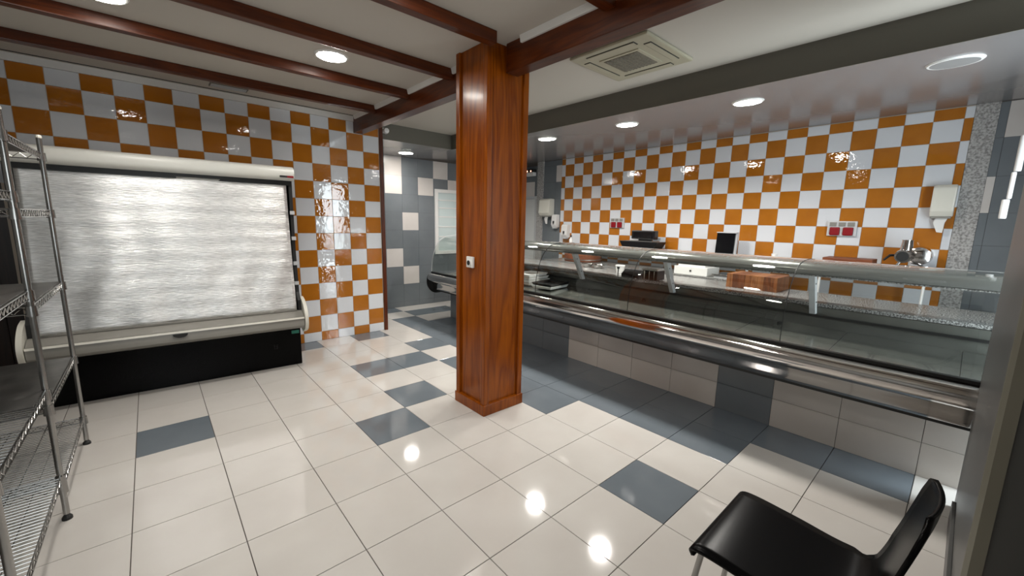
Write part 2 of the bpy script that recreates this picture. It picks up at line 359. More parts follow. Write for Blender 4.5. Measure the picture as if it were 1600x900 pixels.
# ------------------------------------------------------------------ beams
def beam(name, label, bx, m, group):
    o = B(*bx).build(name, m, bevel=0.006); return tag(o, label, 'beam', group)
beam('main_beam', 'thick red-brown wooden beam running from the checkered wall to the column', (0.972, 1.088, 0.275, YL-0.001, 2.572, ZC), m_wood_y, 'main ceiling beams')
mb2 = beam('main_beam', 'thick red-brown wooden beam running from the column past the air conditioner', (0.972, 1.088, -2.745, -0.135, 2.572, ZC), m_wood_y, 'main ceiling beams')
names = ['nearest the checkered left wall', 'second from the checkered left wall', 'third from the checkered left wall', 'that ends on the wooden column', 'crossing just in front of the column']
for n, y in enumerate((2.075, 1.305, 0.535, -0.245, -1.045)):
    x1 = 0.80 if n == 3 else 0.971
    beam('ceiling_joist', 'slim red-brown ceiling joist ' + names[n], (-2.9, x1, y, y+0.072, 2.688, ZC), m_wood_x, 'ceiling joists')
cov = [(1.377, 2.075), (0.607, 1.305), (0.27, 0.535), (-0.97, -0.30), (2.147, 2.69), (-2.7, -1.045)]
for n, (a, b) in enumerate(cov):
    struct(MB().prism([(0.971, 2.722), (0.955, 2.722), (0.945, ZC), (0.971, ZC)], 1, a+0.002, b-0.002).build('trim_%d' % (7+n), m_white), 'white plaster bead beside the main beam')

# ------------------------------------------------------------------ wooden column
cx0, cx1, cy0, cy1 = 0.815, 1.215, -0.125, 0.265
col = thing('wooden_column', 'square column clad in varnished red-brown wood standing in mid-floor', 'column', ((cx0+cx1)/2, (cy0+cy1)/2, 0))
g = 0.018
B(cx0+g, cx1-g, cy0+g, cy1-g, 0, ZC-0.002).build('core_panel', m_wood_z, col)
pw = 0.05
for (x0, x1, y0, y1) in ((cx0, cx0+pw, cy0, cy0+pw), (cx1-pw, cx1, cy0, cy0+pw), (cx0, cx0+pw, cy1-pw, cy1), (cx1-pw, cx1, cy1-pw, cy1)):
    B(x0, x1, y0, y1, 0.085, ZC-0.002).build('corner_board', m_wood_z, col, bevel=0.006)
e = 0.008
B(cx0-e, cx1+e, cy0-e, cy1+e, 0, 0.088).build('skirting', m_wood_z, col, bevel=0.005)
sk = thing('power_socket', 'white square power socket on the wooden column', 'socket', (0.826, 0.068, 1.21))
B(0.806, 0.826, 0.026, 0.110, 1.167, 1.253).build('plate', m_plw, sk, bevel=0.005)
MB().lathe([(0.024, -0.008), (0.024, 0.0)], (0.806, 0.068, 1.205), 20, 0).build('socket_ring', m_plw, sk)
MB().lathe([(0.019, -0.010), (0.019, 0.0)], (0.806, 0.068, 1.205), 20, 0).build('socket_well', m_blk_m, sk)

# ------------------------------------------------------------------ round LED downlights
def downlight(x, y, z, label, on=True, r=0.115, tilt=0.0, power=1.0, spread=132):
    t = thing('ceiling_downlight', label, 'ceiling light', (x, y, z), group='round ceiling downlights')
    t.rotation_euler = (0, -tilt, 0)
    MB().lathe([(r-0.012, -0.004), (r-0.012, -0.010), (r, -0.010), (r+0.008, -0.001), (r+0.008, 0.004), (r-0.012, 0.004)], (0, 0, 0), 40).build('trim_ring', m_ring, t, local=True, smooth=True)
    MB().lathe([(r-0.012, -0.0115), (r-0.012, -0.004)], (0, 0, 0), 40).build('diffuser', m_lamp if on else m_lamp_off, t, local=True)
    if on:
        l = bpy.data.lights.new('led_panel', 'AREA'); l.shape = 'DISK'; l.size = 2*r-0.03; l.energy = LAMP_W*power; l.color = (1.0, 0.96, 0.905); l.spread = math.radians(spread)
        lo = bpy.data.objects.new('led_panel', l); COL.objects.link(lo); lo.parent = t; lo.location = (0, 0, -0.014)
    return t
tl = math.atan(0.0527)
downlight(0.145, 0.978, ZC, 'lit round downlight between the joists above the curtained fridge', power=0.24)
downlight(-1.12, 0.978, ZC, 'lit round downlight between the joists at the top left', power=0.20)
downlight(0.145, -0.62, ZC, 'added round downlight, unseen in the beamed ceiling just above the view', power=0.22)  # added lamp out of view, for more light in the near bays
downlight(-1.12, -0.62, ZC, 'added round downlight, unseen in the beamed ceiling over the shelving', power=0.18)  # second added lamp, unseen, lights the shelving side
downlight(2.865, 1.262, zsl(2.865), 'lit round soffit downlight beside the wooden column', tilt=tl, power=1.12, spread=150)
downlight(2.90, 0.118, zsl(2.9), 'lit round soffit downlight in the middle of the counter row', tilt=tl, power=1.12, spread=150)
downlight(2.905, -1.066, zsl(2.905), 'lit round soffit downlight nearest the unlit one', tilt=tl, power=1.12, spread=150)
downlight(2.865, 2.42, zsl(2.865), 'lit round soffit downlight hidden behind the wooden column', tilt=tl, power=0.65, spread=150)
downlight(2.87, -2.276, zsl(2.87), 'unlit round soffit downlight at the right', False, 0.125, tilt=tl)
downlight(2.08, 3.56, ZS, 'lit round downlight over the rear passage', power=0.22)

# ------------------------------------------------------------------ air conditioner, vent, sensor
AX0, AX1, AY0, AY1 = 1.475, 2.127, -0.938, -0.285
ac = thing('air_conditioner', 'square beige ceiling cassette air conditioner beside the thick beam', 'air conditioner', ((AX0+AX1)/2, (AY0+AY1)/2, ZC))
p = MB(); z0, z1 = ZC-0.028, ZC
gx, gy = 0.165, 0.165
fr = [(AX0, AX1, AY0, AY0+gy), (AX0, AX1, AY1-gy, AY1), (AX0, AX0+gx, AY0+gy, AY1-gy), (AX1-gx, AX1, AY0+gy, AY1-gy)]
ac_panel = MB().prism([(AX0, AY0), (AX1, AY0), (AX1, AY1), (AX0, AY1)], 2, z0+0.004, z1); ac_panel.build('panel', m_ac, ac, bevel=0.012)
B(AX0+gx-0.005, AX1-gx+0.005, AY0+gy-0.005, AY1-gy+0.005, z0-0.003, z0+0.006).build('inner_frame', m_ac, ac, bevel=0.004)
gr = B(AX0+gx+0.02, AX1-gx-0.02, AY0+gy+0.02, AY1-gy-0.02, z0-0.006, z0).build('intake_grille', m_acg, ac)
for k in range(9):
    yy = AY0+gy+0.045+k*0.029
    B(AX0+gx+0.022, AX1-gx-0.022, yy, yy+0.006, z0-0.010, z0-0.005).build('slat', m_acg, gr)
for n, (x0, x1, y0, y1) in enumerate(((1.60, 2.00, AY0+0.045, AY0+0.10), (1.60, 2.00, AY1-0.10, AY1-0.045), (AX0+0.045, AX0+0.10, -0.81, -0.41), (AX1-0.10, AX1-0.045, -0.81, -0.41))):
    sl = B(x0, x1, y0, y1, z0+0.001, z0+0.005).build('outlet_slot', m_blk_m, ac)
    B(x0+0.006, x1-0.006, y0+0.006, y1-0.006, z0-0.002, z0+0.003).build('louver_flap', m_ac, sl)
v = thing('ceiling_vent', 'flat grey vent grille on the ceiling above the fridge header', 'vent', (-0.32, 2.52, ZC))
vg = B(-0.48, -0.17, 2.46, 2.58, ZC-0.006, ZC).build('vent_frame', m_bulk, v)
for k in range(5): B(-0.47, -0.18, 2.468+k*0.022, 2.474+k*0.022, ZC-0.010, ZC-0.005).build('slat', m_alu, vg)
ms = thing('motion_sensor', 'small white motion sensor in the corner by the wooden edge post', 'sensor', (1.385, 2.792, 2.66))
MB().lathe([(0.01, -0.05), (0.032, -0.045), (0.038, -0.01), (0.038, 0.0)], (1.39, 2.768, 2.66), 16, 1).build('lens_dome', m_plw, ms, smooth=True)
B(1.352, 1.418, 2.768, 2.792, 2.63, 2.70).build('sensor_body', m_plw, ms, bevel=0.008)

# ------------------------------------------------------------------ curtained wall fridge
def spline(P, n=5):
    out = []
    for i in range(len(P)-1):
        p0, p1, p2, p3 = P[max(i-1, 0)], P[i], P[i+1], P[min(i+2, len(P)-1)]
        for k in range(n):
            t = k/n
            out.append(tuple(0.5*((2*b)+(-a+c)*t+(2*a-5*b+4*c-d)*t*t+(-a+3*b-3*c+d)*t**3) for a, b, c, d in zip(p0, p1, p2, p3)))
    return out + [P[-1]]
def sheet(P, t):
    # closed outline of a curved sheet of thickness t along the polyline P
    Q = []
    for i, p in enumerate(P):
        a, b = P[max(i-1, 0)], P[min(i+1, len(P)-1)]
        dx, dz = b[0]-a[0], b[1]-a[1]; l = math.hypot(dx, dz)
        Q.append((p[0]-dz/l*t, p[1]+dx/l*t))
    return list(P) + Q[::-1]
LC = 1.83
fc = thing('wall_fridge', 'long open-front wall fridge with its silver night curtain pulled down', 'fridge', (0.055, 2.03, 0), -math.radians(3.0))
B(-LC, 0, 0, 0.60, 0.0, 0.40).build('base_panel', m_chair, fc, local=True, bevel=0.008)
for x0, x1 in ((-LC, -LC+0.03), (-0.03, 0)):
    MB().prism([(0.60, 0.40), (0.60, 1.98), (-0.03, 1.98), (-0.03, 1.80), (-0.02, 1.2), (-0.06, 0.78), (-0.12, 0.70), (-0.12, 0.44), (0, 0.40)], 0, x0, x1).build('side_panel', m_blk_m, fc, local=True)
B(-LC+0.03, -0.03, 0.55, 0.60, 0.40, 1.95).build('back_panel', m_blk_m, fc, local=True)
hp = spline([(-0.005, 1.875), (-0.075, 1.872), (-0.115, 1.895), (-0.122, 1.94), (-0.105, 1.985), (-0.05, 2.003)], 4) + [(0.45, 2.003), (0.45, 1.95), (0.02, 1.92)]
hd = MB().prism(hp, 0, -LC-0.01, 0.01).build('canopy', m_hdr, fc, local=True, smooth=True)
B(-0.115, -0.045, -0.124, -0.118, 1.896, 1.914).build('brand_sticker', m_blk_m, hd, local=True)
B(-0.052, 0.002, -0.1255, -0.118, 1.896, 1.914).build('red_sticker', m_red, hd, local=True)
B(-LC+0.03, -0.03, -0.03, 0.03, 1.83, 1.90).build('roller_slot', m_gask, fc, local=True)
n, cu = 44, MB()
vs, fs = [], []
nx = 60
for a in range(n+1):
    s_ = a/n; y = -0.025 - 0.125*s_**1.3; z = 1.845 - (1.845-0.615)*s_
    for b in range(nx+1):
        x = -LC+0.05 + (LC-0.10)*b/nx
        wv = 0.004*math.sin(b*0.30+1.5*math.sin(a*0.09)) + 0.004*math.sin(b*0.13+a*0.10) + 0.005*s_*math.sin(b*0.62+0.07*a+1.2*math.sin(a*0.2)) + 0.0016*math.sin(a*1.3+0.3*math.sin(b*0.3))
        vs.append((x, y+wv, z + (0.005*math.sin(b*0.7) if a == n else 0)))
for a in range(n):
    for b in range(nx): fs.append((a*(nx+1)+b, a*(nx+1)+b+1, (a+1)*(nx+1)+b+1, (a+1)*(nx+1)+b))
cu.add(vs, fs)
co = cu.build('night_curtain', m_curt, fc, local=True, smooth=True)
B(-LC+0.05, -0.05, -0.156, -0.140, 0.603, 0.622).build('hem_bar', m_lip, co, local=True, bevel=0.004)
sm = co.modifiers.new('thickness', 'SOLIDIFY'); sm.thickness = 0.002
lp = MB().prism([(-0.10, 0.60), (-0.165, 0.60), (-0.235, 0.556), (-0.248, 0.556), (-0.255, 0.545), (-0.25, 0.47), (-0.225, 0.445), (-0.12, 0.415), (0.0, 0.40), (0.0, 0.44)], 0, -LC+0.005, -0.005).build('front_ledge', m_lip, fc, local=True, smooth=True)
MB().prism(sheet([(-0.226, 0.556), (-0.258, 0.556), (-0.262, 0.54)], 0.006), 0, -LC+0.005, -0.005).build('price_rail', m_plast, lp, local=True)
hp = [(-0.96+0.05*math.cos(a), 0.531+0.030*math.sin(a)) for a in [math.pi+k*math.pi/10 for k in range(11)]]
MB().prism([(x, z) for x, z in hp], 1, -0.268, -0.25).build('finger_pull', m_blk_m, lp, local=True)
for sx, x0, x1 in ((1, 0.0, 0.03), (-1, -LC-0.03, -LC)):
    P = spline([(-0.06, 0.73), (-0.16, 0.70), (-0.245, 0.62), (-0.275, 0.53), (-0.24, 0.43), (-0.12, 0.375)], 4)
    MB().prism(P + [(-0.06, 0.40)], 0, x0, x1).build('end_bumper', m_plast, fc, local=True, smooth=True)
B(-0.085, -0.015, -0.004, 0.002, 0.335, 0.368).build('green_label', m_green, fc, local=True)
for k in range(2):
    for q in range(3): B(-0.25+k*0.022, -0.24+k*0.022, -0.003, 0.002, 0.20+q*0.018, 0.21+q*0.018).build('vent_hole', m_gap, fc, local=True)
for z in (0.85, 1.05, 1.3, 1.55): B(-0.035, 0.004, -0.055, -0.03, z, z+0.035).build('curtain_clip', m_brack, fc, local=True)

# ------------------------------------------------------------------ wire shelving
sh = thing('wire_shelving', 'tall chrome wire shelving rack standing at the left edge', 'shelving', (-1.70, 0.35, 0))
SX0, SX1 = -1.93, -1.475
ys = (1.24, 0.335, -0.57)
for x in (SX0, SX1):
    for n, y in enumerate(ys):
        top = 1.955 if n < 2 else 1.955
        po = MB().lathe([(0.0125, 0.03), (0.0125, top)], (x, y, 0), 12).build('post', m_chrome, sh, smooth=True)
        MB().lathe([(0.006, 0.0), (0.02, 0.0), (0.02, 0.012), (0.008, 0.03), (0.006, 0.03)], (x, y, 0), 12).build('foot', m_blk_m, po)
        MB().lathe([(0.0135, top), (0.0145, top+0.006), (0.010, top+0.018)], (x, y, 0), 12).build('post_cap', m_plast, po, smooth=True)
def shelf(y0, y1, z, liner=None):
    f = MB(); r = 0.0032
    for zz in (z, z-0.035):
        f.tube([(SX0, y0, zz), (SX1, y0, zz), (SX1, y1, zz), (SX0, y1, zz), (SX0, y0, zz)], r, 6)
    o = f.build('shelf', m_chrome, sh, smooth=True)
    t = MB()
    for x in (SX0, SX1):
        k = int(round((y1-y0)/0.028)); t.tube([(x, y0+(y1-y0)*i/k, z-0.004 if i % 2 else z-0.031) for i in range(k+1)], 0.0026, 5)
    for y in (y0, y1):
        k = int(round((SX1-SX0)/0.028)); t.tube([(SX0+(SX1-SX0)*i/k, y, z-0.004 if i % 2 else z-0.031) for i in range(k+1)], 0.0026, 5)
    t.build('truss_wire', m_chrome, o)['kind'] = 'stuff'
    d = MB(); k = int((y1-y0)/0.026)
    for i in range(1, k):
        y = y0+(y1-y0)*i/k; d.tube([(SX0, y, z+0.001), (SX1, y, z+0.001)], 0.0022, 5)
    for x in (SX0+0.15, SX0+0.30): d.tube([(x, y0, z-0.004), (x, y1, z-0.004)], 0.003, 5)
    d.build('wire_deck', m_chrome, o)['kind'] = 'stuff'
    for x in (SX0, SX1):
        for y in (y0, y1): MB().lathe([(0.0205, z-0.045), (0.0185, z+0.004)], (x, y, 0), 12).build('collar', m_chrome, o, smooth=True)
    if liner: B(SX0+0.01, SX1-0.006, liner[0], liner[1], z+0.004, z+0.008).build('shelf_liner', m_liner, o)
for z, l in ((1.868, None), (1.535, None), (1.092, (0.36, 1.225)), (0.605, (0.36, 1.225)), (0.19, None)): shelf(0.337, 1.24, z, l)
for z, l in ((1.868, None), (1.61, None), (1.165, (-0.55, 0.30)), (0.683, (0.10, 0.32)), (0.235, None)): shelf(-0.57, 0.330, z, l)

# ------------------------------------------------------------------ display counter
CY0, CY1 = -2.70, 3.02
dc = thing('display_counter', 'long curved-glass refrigerated serving counter with polished steel front', 'counter', (2.70, 0.2, 0))
pl = B(2.457, 3.70, CY0, 2.87, 0, 0.450).build('plinth', m_grout, dc)
pz = [0.0, 0.223, 0.450]
j = -7
while j < 7:
    y1, y0 = -j*T, -(j+1)*T
    y1c, y0c = min(y1, 2.87), max(y0, CY0)
    for b in range(2):
        gm = m_g_d if (j == 3 or -3 <= j < -1 or j < -5) else m_p_w
        if y1c-y0c > 0.02: tile(pl, '-x', (2.457, (y0c+y1c)/2, (pz[b]+pz[b+1])/2), y1c-y0c-0.003, pz[b+1]-pz[b]-0.002, 0.007, 0.0008, gm)
    j += 1
nose = spline([(2.178, 0.578), (2.150, 0.588), (2.130, 0.618), (2.130, 0.660), (2.150, 0.695), (2.185, 0.714), (2.24, 0.722)], 6)
front = [(2.47, 0.452), (2.252, 0.452), (2.246, 0.456), (2.240, 0.463), (2.228, 0.496), (2.216, 0.529), (2.204, 0.562), (2.198, 0.572)] + nose
MB().prism(front + [(2.24, 0.69), (2.47, 0.66)], 1, CY0, CY1).build('steel_front', m_steel, dc, smooth=True)
B(2.243, 2.265, CY0, CY1, 0.442, 0.458).build('drip_edge', m_gask, dc)
B(2.192, 2.236, CY0, CY1, 0.717, 0.738).build('glass_gasket', m_gask, dc, bevel=0.004)
MB().prism(spline([(2.40, 0.40), (2.27, 0.395), (2.18, 0.44), (2.125, 0.53), (2.12, 0.62), (2.14, 0.68), (2.20, 0.722)], 5) + [(2.40, 0.70)], 1, CY1, CY1+0.012).build('end_cap', m_gask, dc)
dk = MB().prism([(2.245, 0.70), (2.30, 0.685), (3.07, 0.715), (3.07, 0.64), (2.245, 0.64)], 1, CY0, CY1).build('display_deck', m_deck, dc)
for k in range(9):
    y = CY1-0.62-k*0.62
    if y > CY0: MB().prism([(2.30, 0.680), (2.30, 0.6855), (3.06, 0.7155), (3.06, 0.70)], 1, y-0.0015, y+0.0015).build('deck_joint', m_gask, dk)
rw = MB().prism([(3.07, 0.66), (3.115, 0.66), (3.115, 0.878), (3.085, 0.878)], 1, CY0, CY1).build('rear_panel', m_deck, dc)
B(3.066, 3.08, CY0, CY1, 0.795, 0.815).build('rear_gasket', m_gask, rw)
B(3.115, 3.70, CY0, CY1, 0.394, 0.878).build('cabinet_body', m_steel_s, dc)
gp = spline([(2.214, 0.732), (2.214, 0.80), (2.224, 0.90), (2.248, 1.00), (2.292, 1.11), (2.355, 1.200), (2.445, 1.258), (2.56, 1.283), (2.70, 1.288), (2.87, 1.281)], 5)
joints = [CY1, 1.945, 0.736, -0.472, -1.70, CY0]
for a in range(len(joints)-1):
    MB().prism(sheet(gp, 0.006), 1, joints[a+1]+0.003, joints[a]-0.003).build('glass_pane', m_glass, dc, smooth=True)
for y in joints[1:-1]:
    MB().prism(sheet(gp, 0.008), 1, y-0.0015, y+0.0015).build('glass_joint', m_gask, dc, smooth=True)
MB().prism(gp + [(2.95, 1.16), (3.06, 0.90), (3.06, 0.72)], 1, CY1+0.001, CY1+0.007).build('end_glass', m_glass, dc)
MB().prism(sheet(gp, 0.010), 1, CY1+0.007, CY1+0.013).build('end_glass_edge', m_alu, dc, smooth=True)
cn = spline([(2.815, 1.166), (2.796, 1.176), (2.788, 1.205), (2.806, 1.240), (2.846, 1.266), (2.90, 1.274)], 5) + [(3.14, 1.262)]
ca = MB().prism(cn + [(3.14, 1.205), (2.86, 1.185), (2.84, 1.166)], 1, CY0, CY1).build('top_shelf', m_canopy, dc, smooth=True)
B(2.800, 2.845, CY0, CY1, 1.158, 1.167).build('shelf_lip', m_gran, ca, bevel=0.002)
B(3.14, 3.152, CY0, CY1, 1.20, 1.268).build('rear_edge', m_plw, ca, bevel=0.003)
for y in (2.97, 1.945, 0.736, -0.472, -1.70):
    bo = MB().prism([(3.083, 0.825), (3.028, 0.825), (2.835, 1.166), (2.90, 1.192)], 1, y-0.022, y+0.022).build('glass_bracket', m_brack, dc, bevel=0.003)
    for t in (0.25, 0.75): MB().lathe([(0.007, -0.003), (0.007, 0.0)], (3.045-0.19*t, y-0.022, 0.85+0.32*t), 8, 1).build('bolt', m_gask, bo)
for y in (0.55, -0.2, -1.5): MB().lathe([(0.02, 0.0), (0.022, 0.008), (0.008, 0.02)], (2.95, y, 0.712), 12).build('deck_knob', m_gask, dc)
wt = B(3.10, 3.80, CY0, CY1, 0.880, 0.910).build('granite_worktop', m_gran, bevel=0.003)
tag(wt, 'speckled grey granite worktop along the back of the glass counter', 'worktop')

# ------------------------------------------------------------------ back table and shelf
bt = thing('back_table', 'low stone-topped table against the checkered wall behind the counter', 'table', (4.4, 0.8, 0))
B(4.08, 4.76, -0.85, 2.40, 0.87, 0.90).build('tabletop', m_gran, bt, bevel=0.003)
for x in (4.12, 4.70):
    for y in (-0.80, 0.75, 2.35): B(x-0.02, x+0.02, y-0.02, y+0.02, 0, 0.87).build('leg', m_alu, bt)
B(4.12, 4.70, -0.80, 2.35, 0.25, 0.27).build('lower_shelf', m_steel_s, bt)
bs = thing('back_shelf', 'long granite shelf fixed along the checkered wall behind the counter', 'shelf', (4.55, 0.1, 0))
B(4.34, XR-0.008, -2.33, 2.40, 1.142, 1.172).build('shelf_board', m_gran, bs, bevel=0.003)
for y in (-2.25, -1.43): MB().lathe([(0.012, 0.0), (0.012, 1.142)], (4.50, y, 0), 10).build('post', m_plw, bs)
for y in (-0.6, 0.5, 2.3): MB().prism([(XR-0.008, 1.142), (4.46, 1.142), (XR-0.008, 1.02)], 1, y-0.01, y+0.01).build('wall_bracket', m_plw, bs)

# ------------------------------------------------------------------ things on the shelf
ZB = 1.172
sc = thing('weighing_scale', 'black shop scale with a raised display box on the back shelf', 'scale', (4.55, 0.82, ZB))
MB().prism([(0.57, ZB+0.0), (1.07, ZB+0.0), (1.125, ZB+0.085), (1.13, ZB+0.105), (0.51, ZB+0.105), (0.515, ZB+0.085)], 0, 4.42, 4.70).build('scale_base', m_black, sc, bevel=0.006)
B(4.56, 4.63, 0.70, 0.89, ZB+0.10, ZB+0.15).build('neck', m_black, sc)
hb = B(4.53, 4.64, 0.61, 1.00, ZB+0.135, ZB+0.268).build('display_box', m_black, sc, bevel=0.015)
B(4.524, 4.532, 0.65, 0.96, ZB+0.15, ZB+0.24).build('display_window', m_scr, hb)
B(4.46, 4.66, 0.60, 1.04, ZB+0.105, ZB+0.112).build('pan', m_steel_s, sc)
ps = thing('till_terminal', 'upright black till screen with a grey back on the back shelf', 'till', (4.56, -0.38, ZB))
MB().prism([(4.525, ZB+0.008), (4.545, ZB+0.008), (4.565, ZB+0.268), (4.545, ZB+0.268)], 1, -0.492, -0.270).build('screen', m_scr, ps)
MB().prism([(4.546, ZB+0.004), (4.60, ZB+0.004), (4.615, ZB+0.283), (4.53, ZB+0.283), (4.53, ZB+0.27), (4.566, ZB+0.27)], 1, -0.512, -0.266).build('casing', m_alu, ps, bevel=0.006)
B(4.50, 4.66, -0.47, -0.30, ZB, ZB+0.012).build('foot', m_blk_m, ps, bevel=0.003)
bd = thing('cutting_board', 'flat reddish wooden cutting board lying on the back shelf', 'cutting board', (4.52, -1.66, ZB))
B(4.37, 4.68, -1.865, -1.455, ZB, ZB+0.052).build('board', m_board, bd, bevel=0.006)
B(4.362, 4.37, -1.85, -1.47, ZB+0.004, ZB+0.018).build('metal_edge', m_steel, bd)
kn = thing('carving_knife', 'black-handled knife lying beside the cutting board', 'knife', (4.48, -1.32, ZB))
B(4.44, 4.47, -1.36, -1.22, ZB, ZB+0.02).build('handle', m_black, kn, bevel=0.006)
MB().prism([(4.44, -1.36), (4.475, -1.36), (4.47, -1.44), (4.45, -1.452)], 2, ZB+0.008, ZB+0.011).build('blade', m_steel_s, kn)
wc = tag(MB().lathe([(0.026, 0.0), (0.034, 0.05), (0.030, 0.05), (0.024, 0.004)], (4.45, -0.98, ZB), 16).build('white_cup', m_plw, smooth=True), 'small white cup on the back shelf', 'cup')
gy = -2.085
mg = thing('meat_grinder', 'steel table-top meat grinder on the back shelf near the granite pilaster', 'meat grinder', (4.52, gy, ZB))
MB().lathe([(0.05, ZB+0.15-1.0), (0.05, ZB+0.15-0.99), (0.04, ZB+0.255-1.0), (0.044, ZB+0.255-1.0), (0.044, ZB+0.262-1.0), (0.030, ZB+0.262-1.0)], (4.52, gy, 1.0), 20).build('feed_tube', m_steel, mg, smooth=True)
gb = MB().lathe([(0.03, -0.15), (0.060, -0.148), (0.066, -0.10), (0.05, -0.08), (0.048, 0.02), (0.06, 0.04), (0.03, 0.05)], (4.53, gy+0.01, ZB+0.105), 24, 0).build('grinding_barrel', m_steel, mg, smooth=True)
MB().lathe([(0.046, -0.006), (0.046, 0.0)], (4.382, gy+0.01, ZB+0.105), 20, 0).build('outlet_plate', m_blk_m, gb)
MB().lathe([(0.05, -0.10), (0.085, -0.085), (0.092, 0.05), (0.075, 0.10), (0.03, 0.115)], (4.58, gy-0.095, ZB+0.11), 24, 0).build('motor_housing', m_steel, mg, smooth=True)
MB().tube([(4.50, gy+0.05, ZB+0.11), (4.49, gy+0.11, ZB+0.105), (4.47, gy+0.15, ZB+0.055)], [0.012, 0.012, 0.009], 8).build('crank_handle', m_black, mg, smooth=True)
for dy in (0.05, -0.14): MB().tube([(4.50, gy+dy*0.3, ZB+0.07), (4.49, gy+dy, ZB+0.010)], [0.014, 0.009], 8).build('foot', m_steel, mg)
bo = thing('soap_bottle', 'small dark pump bottle on the back shelf near the soap dispensers', 'bottle', (4.55, 2.22, ZB))
MB().lathe([(0.028, 0.0), (0.03, 0.07), (0.012, 0.095), (0.012, 0.11)], (4.55, 2.22, ZB), 14).build('bottle_body', m_plw, bo, smooth=True)
MB().lathe([(0.014, 0.11), (0.014, 0.14), (0.006, 0.145)], (4.55, 2.22, ZB), 12).build('pump', m_blk_m, bo)

# ------------------------------------------------------------------ fixtures on the right wall
def red_sockets(y1, z0, label):
    t = thing('socket_box', label, 'socket', (XR-BT, y1-0.13, z0), group='red socket boxes')
    x = XR-BT
    p = B(x-0.03, x, y1-0.262, y1, z0, z0+0.165).build('mounting_plate', m_brack, t, bevel=0.006)
    for k in range(2): B(x-0.048, x-0.03, y1-0.026-0.092-k*0.118, y1-0.026-k*0.118, z0+0.008, z0+0.098).build('red_socket', m_red, p, bevel=0.012)
    for k in range(3): B(x-0.037, x-0.03, y1-0.02-0.062-k*0.08, y1-0.02-k*0.08, z0+0.107, z0+0.153).build('switch', m_lip, p, bevel=0.004)
red_sockets(1.565, 1.462, 'grey socket box with two red outlets above the weighing scale')
red_sockets(-1.383, 1.447, 'grey socket box with two red outlets above the cutting board')
def dispenser(name, y0, y1, z0, z1, dep, label, cat, paper):
    t = thing(name, label, cat, (XR-BT, (y0+y1)/2, z0)); x = XR-BT
    MB().prism([(x, z0), (x-dep*0.75, z0), (x-dep, z0+0.05), (x-dep*0.9, z1-0.03), (x-dep*0.7, z1), (x, z1)], 1, y0, y1).build('cover', m_plast if paper else m_plw, t, bevel=0.012)
    if paper:
        B(x-dep*0.72, x-0.01, y0+0.01, y1-0.01, z0-0.018, z0).build('outlet_tray', m_lip, t)
        P = [((y0+y1)/2+0.03, z0-0.015), ((y0+y1)/2+0.045, z0-0.06), ((y0+y1)/2+0.01, z0-0.15), ((y0+y1)/2-0.03, z0-0.155), ((y0+y1)/2-0.035, z0-0.06), ((y0+y1)/2-0.05, z0-0.015)]
        MB().prism(P, 0, x-dep*0.5, x-dep*0.46).build('paper_towel', m_plw, t)
    else:
        B(x-dep*0.99, x-dep*0.8, (y0+y1)/2-0.02, (y0+y1)/2+0.02, z0+0.05, z0+0.12).build('sight_window', m_blk_m, t)
        B(x-dep*0.8, x-0.02, y0+0.02, y1-0.02, z0-0.02, z0).build('push_lever', m_brack, t)
dispenser('paper_dispenser', -2.345, -2.185, 1.665, 1.965, 0.13, 'cream paper towel dispenser beside the granite pilaster at the right', 'dispenser', True)
dispenser('paper_dispenser', 2.87, 3.14, 1.655, 1.975, 0.16, 'cream paper towel dispenser on the slate wall at the far end', 'dispenser', True)
dispenser('soap_dispenser', 2.725, 2.845, 1.44, 1.68, 0.11, 'white soap dispenser below the far paper dispenser', 'dispenser', False)
dispenser('soap_dispenser', 2.45, 2.59, 1.26, 1.50, 0.11, 'white soap dispenser on the edge of the checkered wall', 'dispenser', False)
em = thing('emergency_light', 'small white emergency light with red glow above the far white door', 'emergency light', (XR-BT, 3.5, 2.43))
B(XR-0.09, XR-BT, 3.39, 3.61, 2.43, 2.50).build('lamp_body', m_plw, em, bevel=0.008)
B(XR-0.10, XR-BT, 3.385, 3.615, 2.50, 2.56).build('dark_top', m_blk_m, em, bevel=0.006)
m_em = mat('emergency_glow', (0.9, 0.5, 0.4), 0.4, emit=(1, 0.45, 0.3), es=3.0)
for k in range(2): MB().lathe([(0.016, -0.004), (0.016, 0.0)], (XR-0.10, 3.45+0.1*k, 2.52), 12, 0).build('bulb', m_em, em)
wd = thing('hanging_rod', 'white jointed blind rod hanging down at the right edge', 'rod', (3.6, -2.632, zsl(3.6)))
ry = -2.622
for n, (z0, z1, r) in enumerate(((1.625, 1.76, 0.020), (1.765, 1.95, 0.013), (1.955, 2.20, 0.019), (2.205, zsl(3.6)-0.002, 0.014))):
    MB().lathe([(r*0.9, z0), (r, z0+0.01), (r, z1-0.01), (r*0.9, z1)], (3.6, ry-0.012*n, 0), 12).build('rod_section', m_plw, wd, smooth=True)

